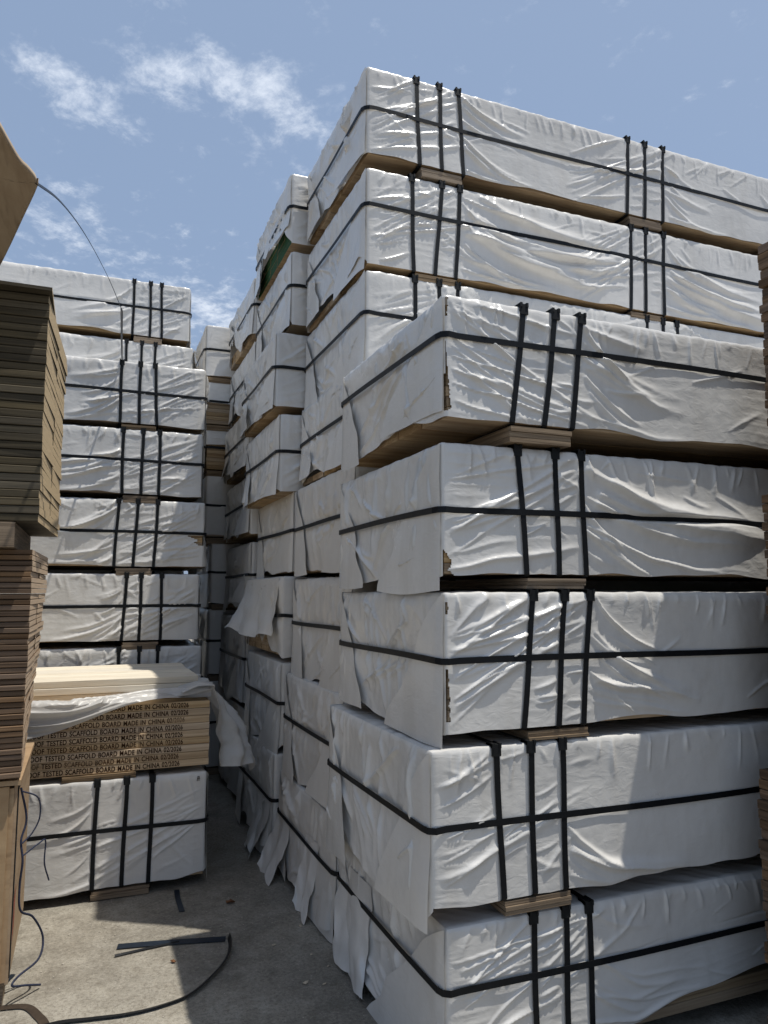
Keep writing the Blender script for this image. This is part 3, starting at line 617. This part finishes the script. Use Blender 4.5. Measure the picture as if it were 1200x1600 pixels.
# ---- open pack of scaffold boards with stencilled edges
root = thing('board_pack', 'open pack of scaffold boards with stencilled lettering on their edges', 'board pack', (.69, 4.47, .605), 0, GL)
txt = 'PROOF TESTED SCAFFOLD BOARD MADE IN CHINA 02/2026'
fc = bpy.data.curves.new('lettering', 'FONT'); fc.body = txt; fc.size = .041; fc.space_character = 1.06; fc.space_word = 1.25; fc.offset = .0011
to = bpy.data.objects.new('lettering_source', fc); COL.objects.link(to)
dg = bpy.context.evaluated_depsgraph_get(); tm = bpy.data.meshes.new_from_object(to.evaluated_get(dg)); bpy.data.objects.remove(to)
co = np.zeros(len(tm.vertices) * 3); tm.vertices.foreach_get('co', co); co = co.reshape(-1, 3)
wd = co[:, 0].max() - co[:, 0].min(); co[:, 0] = (co[:, 0] - co[:, 0].min()) / wd * .82
hgt = co[:, 1].max() - co[:, 1].min()
rs = random.Random(5); bh = .0405; nrow = 9
for c in range(nrow):
    for q in range(5):
        b = link('board', board_mesh(3.9, .222, bh - .0022, -1, 'scaffold'), M_SCAF, root)
        b.location = (rs.uniform(-.003, .002), q * .228 + rs.uniform(-.003, .003), c * bh)
        if q == 0:
            cc = co.copy(); rr = np.random.RandomState(40 + c)
            V = np.c_[cc[:, 0], np.full(len(cc), -.0009), (cc[:, 1] - co[:, 1].min()) / hgt * .0288 + .0052 + .0012 * np.sin(cc[:, 0] * 9 + c)]
            me = tm.copy(); me.name = 'lettering'; me.vertices.foreach_set('co', V.astype(np.float32).ravel()); me.update()
            le = link('lettering', me, M_INK if c not in (1, 3, 6) else M_INK2, b)
            le.location = (-.99 + rs.uniform(-.012, .012) + .006 * c - b.location.x, 0, 0)
for c in range(3):                                   # a shorter pile of pale boards left on top, set back from the edge
    for q in range(4):
        b = link('board', board_mesh(3.9, .222, bh - .002, -1, 'cream'), M_CREAM, root)
        b.location = (-.05 + rs.uniform(-.01, .01), (q + 1) * .228 + rs.uniform(-.003, .003), (nrow + c) * bh)
mb = MB()
for k in range(3): mb.box((-.78, .0 - .004 * k, -.05 + k * .016), (-.40, 1.1, -.0365 + k * .016))
link('bearer', mb.mesh('bearer'), M_BEARER, root)
bpy.data.meshes.remove(tm)

# the sheet pulled off the open pack: slung over the front edge and hanging down its right end
def sheet():
    zt = .605 + nrow * bh
    nu, nv = 90, 46
    u = np.linspace(0, 1, nu)[:, None]; v = np.linspace(0, 1, nv)[None, :]
    x = -.45 + 1.155 * u                                        # along the front edge to the right end
    hang = .175 * (1 - sst(x, -.32, .38)) ; back = .06 + .40 * sst(x, -.1, .66)
    tot = hang + back; s = v * tot                                # from the back hem to the front hem
    y = np.where(s < back, 4.462 + back - s, 4.448 - .008 * np.sin((s - back) * 30)); y = y + .045 * sst(x, .3, .45) * (v > .9)
    z = np.where(s < back, zt + .012, zt + .006 - (s - back))
    f = .030 * ridge(perlin(x * .8 + .4, v * 3.2 - x * 1.6, 3), 1.2) + .012 * ridge(perlin(x * 1.1, v * 7 - x * 3.2, 6), 1.3) + .006 * fbm(x * 2, v * 2, 8)
    f = f + .03 * np.sin(np.clip(v, 0, 1) * np.pi) * sst(x, .0, .5)
    z = z + np.where(s < back, f, f * .25 + .012); y = y - np.where(s < back, f * .2, np.abs(f) * .7 + .004)
    A = np.stack([x + 0 * v, y, z + 0 * x], -1).reshape(-1, 3); F = grid_faces(nu, nv)
    return A, F
A, F1 = sheet()
so_ = thing('plastic_sheet', 'loose white plastic sheet pulled back over the open scaffold boards', 'plastic sheet', (.69, 4.47, .97))
def shift(V): return np.asarray(V) - np.array([.69, 4.47, .97])
link('sheet_edge', mesh_np('sheet_edge', shift(A), F1), M_SHEET, so_)
nu, nv = 60, 50; u = np.linspace(0, 1, nu)[:, None]; v = np.linspace(0, 1, nv)[None, :]
yy = 4.47 + .62 * u + 0 * v; ztop = .605 + nrow * bh + .02
ln = .36 + .16 * np.sin(u * 2.2 + .4) + .10 * sst(u, .2, .5); s = v * (ln + .18)
bulge = .05 + .15 * np.sin(np.clip(u, 0, 1) * np.pi * .9)
xx = np.where(s < .18, .53 + s, .71 + bulge * sst(s - .18, 0, .32) + .03 * perlin(u * 5 + 0 * v, v * 2 + 0 * u, 21))
zz = np.where(s < .18, ztop + .035 * np.sin(s / .18 * 2.2) + .02, ztop + .03 - (s - .18))
fold = .05 * ridge(perlin(u * 3.2 + .8 * v, v * 1.4, 22), 1.3) + .02 * fbm(u * 4, v * 4, 23)
xx = xx + fold * sst(s, .1, .3); zz = zz + fold * .4; yy = yy - .06 * fold / .05 * v
hook = sst(v, .72, 1.0) * sst(u, .15, .4); xx = xx + .07 * hook; zz = zz + .07 * hook * v
link('sheet_drape', mesh_np('sheet_drape', shift(np.stack([xx, yy, zz], -1).reshape(-1, 3)), grid_faces(nu, nv)), M_SHEET, so_)

# ------------------------------------------------------------------ bare board packs at the left edge (N)
def bare_pack(label, x_near, x_far, y0, y1, zb, zt, n, mat, L=2.4, cols=2, skew=lambda t: 0.0, seed=0, group='bare board packs at the left edge', jit=.0045, gap=.003):
    rs = random.Random(seed); h = (zt - zb) / n
    root = thing('board_pack', label, 'board pack', (x_near, y0, zb), 0, group)
    D = y1 - y0; me_cache = {}
    for c in range(n):
        t = c / (n - 1); ex = rs.uniform(-jit, jit * .6); ey = rs.uniform(-jit, jit); tilt = rs.uniform(-.012, .012) + skew(t)
        for q in range(cols):
            ya = D * q / cols + .0015; yb = D * (q + 1) / cols - .0015
            W = yb - ya
            b = link('board', board_mesh(L, W, h - gap, -1, mat.name), mat, root)
            xo = (x_far - x_near) * (q / cols) + ex * .5 + (rs.uniform(-.0015, .0015))
            b.location = (xo - (skew(t) * ya), ya + ey + rs.uniform(-.002, .002), c * h)
            b.rotation_euler = (0, 0, -math.atan2((x_far - x_near), D) + tilt)
    return root
N1 = bare_pack('olive brown pack of thick dark boards, upper of the two bare packs at left', -.200, -.156, 3.30, 4.2, 1.885, 2.845, 29, M_SHADE_BOARD, seed=3, cols=2)
mb = MB(); mb.box((-2.4, -.05, .962), (.012, .93, .976)); link('top_sheet', mb.mesh('top_sheet'), M_SHADE_BOARD, N1)
mb = MB(); mb.box((-.95, .0, -.105), (-.085, .9, -.004)); link('bearer', mb.mesh('bearer'), M_BEARER, N1)
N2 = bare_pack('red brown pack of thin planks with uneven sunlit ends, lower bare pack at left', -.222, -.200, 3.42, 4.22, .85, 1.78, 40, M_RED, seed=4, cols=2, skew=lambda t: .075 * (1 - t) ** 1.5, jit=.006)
N3 = thing('clad_crate', 'tan plywood clad crate under the bare planks at the bottom left', 'crate', (-.235, 3.46, .0), 0, None)
mb = MB(); mb.box((-1.6, 0, .05), (-.012, .78, .80)); link('plywood_side', mb.mesh('plywood_side'), M_PLYB, N3)
mb = MB(); mb.box((-.012, .004, .04), (0, .785, .815)); link('plywood_end', mb.mesh('plywood_end'), M_PLYB, N3)
mb = MB(); mb.box((-1.6, -.012, .045), (-.03, -.0005, .81)); link('plywood_front', mb.mesh('plywood_front'), M_PLYB, N3)
mb = MB(); mb.box((-1.62, -.02, .8155), (.012, .8, .835)); link('lid', mb.mesh('lid'), M_PLYB, N3)
for yb in (.06, .58):
    mb = MB(); mb.box((-1.5, yb, -.06), (-.02, yb + .1, .0395)); link('skid', mb.mesh('skid'), M_BEARER, N3)
for k, (ya, yb) in enumerate(((.02, .035),)):
    mb = MB(); mb.box((.0005, .012, .06), (.004, .04, .80)); link('strap', mb.mesh('strap'), M_STRAP, N3)
mb = MB()
for k in range(4):
    z0 = .16 + .012 * k; y0_ = .055 + .028 * k
    mb.V += [(.0012, y0_, z0), (.0012, y0_ + .012, z0), (.0012, y0_ + .032, z0 + .17), (.0012, y0_ + .02, z0 + .17)]; o = len(mb.V) - 4; mb.F.append((o, o + 1, o + 2, o + 3))
link('red_mark', mb.mesh('red_mark'), M_REDPAINT, N3)
rope_pts = [(-.225, 3.50, .79), (-.20, 3.52, .66), (-.215, 3.50, .58), (-.205, 3.49, .50), (-.212, 3.50, .40), (-.205, 3.51, .30), (-.16, 3.58, .24), (-.12, 3.62, .14), (-.13, 3.58, .07), (-.20, 3.52, .04), (-.22, 3.49, .02), (-.17, 3.54, -.01), (-.12, 3.6, -.045)]
ro = link('rope', raw('rope', tube(spline(rope_pts, 10), .0045), True), M_ROPE); tag(ro, 'knotted blue black rope hanging against the tan plywood crate', 'rope')
rp2 = [(-.205, 3.49, .52), (-.15, 3.53, .55), (-.125, 3.56, .55), (-.125, 3.56, .46), (-.105, 3.58, .38)]
link('rope_end', raw('rope_end', tube(spline(rp2, 8), .0032), True), M_ROPE, ro)
rp3 = [(-.222, 3.49, .78), (-.16, 3.52, .74), (-.15, 3.53, .66), (-.175, 3.52, .6), (-.21, 3.49, .57)]
link('rope_loop', raw('rope_loop', tube(spline(rp3, 8), .0032), True), M_ROPE, ro)

# curled plywood sheet overhanging the bare packs
poly = [(-.30, 2.30), (-.262, 2.47), (-.236, 2.53), (-.219, 2.575), (-.216, 2.61), (-.225, 2.67), (-.40, 3.36), (-.62, 4.20)]
left = [(-2.6, 2.15), (-2.6, 2.4), (-2.6, 2.55), (-2.6, 2.65), (-2.6, 2.8), (-2.6, 2.95), (-2.6, 3.4), (-2.6, 4.0)]
PL = spline([p + (0,) for p in poly], 6)[:, :2]; LL = spline([p + (0,) for p in left], 6)[:, :2]
nv = 30; v = np.linspace(0, 1, nv)[None, :, None] ** 1.6; G = PL[:, None, :] * (1 - v) + LL[:, None, :] * v
zz = 2.962 + .03 * np.exp(-((G[..., 1] - 2.3) / .25) ** 2) * 0 + .004 * fbm(G[..., 0] * 3, G[..., 1] * 3, 4)
bot = np.concatenate([G, zz[..., None]], -1).reshape(-1, 3); top = bot + np.array([0, 0, .018])
nu_ = len(PL); F = np.concatenate([grid_faces(nu_, nv), grid_faces(nu_, nv, nu_ * nv, True)]); n0 = nu_ * nv
sides = [(i * nv, n0 + i * nv, n0 + (i + 1) * nv, (i + 1) * nv) for i in range(nu_ - 1)] + [(j, j + 1, n0 + j + 1, n0 + j) for j in range(nv - 1)] + [((nu_ - 1) * nv + j, n0 + (nu_ - 1) * nv + j, n0 + (nu_ - 1) * nv + j + 1, (nu_ - 1) * nv + j + 1) for j in range(nv - 1)] + [((i + 1) * nv - 1, (i + 2) * nv - 1, n0 + (i + 2) * nv - 1, n0 + (i + 1) * nv - 1) for i in range(nu_ - 1)]
F = np.concatenate([F, np.array(sides)])
ov = thing('plywood_sheet', 'tan plywood sheet with rounded corner overhanging high at the left edge', 'plywood sheet', (-.9, 3.4, 2.86))
link('panel', mesh_np('panel', np.concatenate([bot, top]) - np.array([-.9, 3.4, 2.86]), F, False), M_PLY, ov)
for yb in (.0, .55):
    mb = MB(); mb.box((-.9, yb, .002), (.25, yb + .09, .098)); link('bearer', mb.mesh('bearer'), M_BEARER, ov)

# broken strap springing from that corner and dropping on to the left stack
sp = spline([(-.222, 2.60, 2.966), (-.15, 2.75, 2.99), (-.07, 2.95, 2.98), (.02, 3.2, 2.93), (.09, 3.42, 2.87)], 10)
sp2 = np.array([(.09, 3.42, 2.87)]) + np.linspace(0, 1, 30)[:, None] * np.array([(.08, 2.37, .487)]) + np.array([(0, 0, -.03)]) * np.sin(np.linspace(0, 1, 30) * np.pi)[:, None]
pts = np.vstack([sp, sp2[1:]])
nn = np.tile(np.array([[.75, -.45, .5]]), (len(pts), 1)); nn /= np.linalg.norm(nn, axis=1)[:, None]
bs = link('loose_strap', raw('loose_strap', ribbon(pts, nn, .017, .002)), M_STRAP_BLUE); tag(bs, 'snapped dark strap arching from the overhanging plywood down to the left stack', 'strap')

# ------------------------------------------------------------------ brown panel packs at the right edge (R)
GR = 'brown panel packs at the right edge'
def r_pack(label, x, y1, zb, n, h, seed):
    rs = random.Random(seed); D = 1.15
    root = thing('panel_pack', label, 'panel pack', (x, y1 - D, zb), 0, GR)
    for c in range(n):
        b = link('panel', board_mesh(2.4, D, h - .003, 1, 'panel'), M_SHADYEND, root)
        b.location = (rs.uniform(-.008, .008), rs.uniform(-.005, .004), c * h); b.rotation_euler = (0, 0, rs.uniform(-.006, .006))
    for xb in (.15, 1.9):
        mb = MB(); mb.box((xb, .0, -.06), (xb + .1, D - .01, -.002)); link('bearer', mb.mesh('bearer'), M_BEARER, root)
    return root
r_pack('brown panel pack on the ground at the right edge', 2.36, 2.13, GZ + .065, 26, .036, 91)
r_pack('brown panel pack in the middle of the right edge stack', 2.455, 2.12, 1.01, 27, .036, 92)
r_pack('brown panel pack topmost of the right edge stack', 2.51, 2.12, 2.045, 27, .036, 93)

# ------------------------------------------------------------------ litter on the ground
gz = GZ + .004
def ground_strap(name, pts, label, w=.024, mat=M_STRAP_BLUE, lift=None, tilt=None, cat='strap', n=12):
    P = spline([(a, b, gz + (lift[k] if lift else 0)) for k, (a, b) in enumerate(pts)], n)
    nn = np.tile(np.array([[0., 0., 1.]]), (len(P), 1))
    if tilt is not None:
        tt = np.linspace(0, 1, len(P)); a = np.interp(tt, np.linspace(0, 1, len(tilt)), tilt)
        T = np.gradient(P, axis=0); T /= np.linalg.norm(T, axis=1)[:, None]; S_ = np.cross(T, nn); nn = nn * np.cos(a)[:, None] + S_ * np.sin(a)[:, None]
        P[:, 2] += w / 2 * np.abs(np.sin(a))
    o = link(name, raw(name, ribbon(P, nn, w, .0016)), mat); return tag(o, label, cat)
ground_strap('loose_strap', [(.195, 3.86), (.35, 3.83), (.52, 3.79), (.68, 3.75)], 'straight blue black strap offcut lying across the shadow edge', w=.05)
ground_strap('loose_strap', [(.695, 3.745), (.69, 3.68), (.665, 3.58), (.60, 3.46), (.47, 3.31), (.34, 3.26), (.214, 3.25), (.08, 3.27), (-.05, 3.29), (-.2, 3.26)], 'long curved black strap sweeping over the sunlit ground', w=.03, mat=M_STRAP, tilt=[1.2, 1.1, .8, .5, .3, .2, .1, 0])
ground_strap('loose_strap', [(.18, 3.765), (.32, 3.785), (.47, 3.80)], 'thin black strap end under the straight blue strap', w=.012, mat=M_STRAP, tilt=[.5, .3, .2])
ground_strap('loose_strap', [(.528, 4.44), (.521, 4.32), (.522, 4.14)], 'short blue strap scrap in the shade beside the low left stack', w=.028)
ground_strap('loose_strap', [(-.34, 3.5), (-.26, 3.488), (-.165, 3.46), (-.113, 3.367), (-.088, 3.30), (-.07, 3.2)], 'brown strap bent at the lower left corner of the ground', w=.035, mat=M_STRAP_BROWN)
ground_strap('loose_strap', [(-.29, 3.62), (-.26, 3.70), (-.235, 3.76)], 'short grey strap scrap beside the plywood crate', w=.02)
def scrap(name, label, cat, x, y, r, mat, seed, flat=.3, lift=.2):
    rr = random.Random(seed); k = 9; V = []; 
    for j in range(k):
        a = 2 * math.pi * j / k; q = r * rr.uniform(.55, 1.15); V.append((math.cos(a) * q, math.sin(a) * q * .6, r * lift * rr.uniform(0, 1)))
    V += [(a * .92, b * .92, c - r * flat * .35) for a, b, c in V]; top = len(V); V.append((0, 0, r * flat)); V.append((0, 0, -r * .05))
    F = [(j, (j + 1) % k, top) for j in range(k)] + [((j + 1) % k + k, j + k, top + 1) for j in range(k)] + [((j + 1) % k, j, j + k, (j + 1) % k + k) for j in range(k)]
    me = bpy.data.meshes.new(name); me.from_pydata(V, [], F); me.update()
    o = link(name, me, mat); o.location = (x, y, gz + r * .1); o.rotation_euler = (0, 0, rr.uniform(0, 6)); return tag(o, label, cat)
scrap('dry_leaf', 'crumpled brown dry leaf on the shaded ground', 'leaf', .776, 4.155, .03, M_LEAF, 1, .35, .5)
scrap('dry_leaf', 'tiny dark leaf near the shadow edge below the strap', 'leaf', .424, 3.611, .014, M_LEAF, 2, .5, .6)
CH = [(1.02, 3.45, 'between the straps and the sheet tails'), (.93, 3.22, 'largest of those by the near right stack'), (1.0, 3.18, 'just right of the largest chip'), (1.06, 3.32, 'tucked by the hanging sheet tail'), (.88, 3.6, 'farthest left on the shaded ground'),
      (1.05, 3.75, 'deepest in the aisle')]
for k, (a, b, w_) in enumerate(CH):
    o = scrap('wood_chip', 'small pale wood chip ' + w_, 'wood chip', a, b, (.010, .018, .012, .009, .014, .011)[k], M_CHIP, 10 + k); o['group'] = 'wood chips on the shaded ground'
rs = random.Random(77)
st = scrap('pebble', 'x', 'pebble', .3, 3.2, .006, M_STONE, 50)
gv = MB(); V = []; F = []
base = [v.co.copy() for v in st.data.vertices]; bf = [tuple(p.vertices) for p in st.data.polygons]
bpy.data.objects.remove(st)
for k in range(900):
    x = rs.uniform(-.4, 1.2); y = rs.uniform(2.9, 4.5); s = rs.choice([.25, .3, .4, .5, .8]) * rs.uniform(.6, 1.2); a = rs.uniform(0, 6.3); o = len(V)
    for c in base: V.append((x + s * (c.x * math.cos(a) - c.y * math.sin(a)), y + s * (c.x * math.sin(a) + c.y * math.cos(a)), gz - .002 + s * c.z * 1.5))
    F += [tuple(o + i for i in f) for f in bf]
me = bpy.data.meshes.new('gravel'); me.from_pydata(V, [], F); me.update(); gr = link('gravel', me, M_STONE); gr['kind'] = 'stuff'; gr['label'] = 'fine pale grit scattered over the dusty concrete ground'; gr['category'] = 'gravel'

# small pen marks on the wraps
def mark(parent, x, z, strokes, y=-.012):
    mb = MB()
    for (ax_, az_, bx_, bz_) in strokes:
        dx_, dz_ = bx_ - ax_, bz_ - az_; l = math.hypot(dx_, dz_); ox, oz = -dz_ / l * .0015, dx_ / l * .0015; o = len(mb.V)
        for sx_, sz_ in ((ax_ + ox, az_ + oz), (ax_ - ox, az_ - oz), (bx_ - ox, bz_ - oz), (bx_ + ox, bz_ + oz)):
            for yy_ in (y, y + .0015): mb.V.append((x + sx_, yy_, z + sz_))
        mb.F += [(o, o + 2, o + 4, o + 6), (o + 1, o + 7, o + 5, o + 3)]
    link('pen_mark', mb.mesh('pen_mark'), M_INK, parent)
mark(L1, -.055, .52, [(0, 0, .004, .026), (.010, 0, .012, .026), (.004, .026, .012, .018), (.004, .012, .016, .014)])
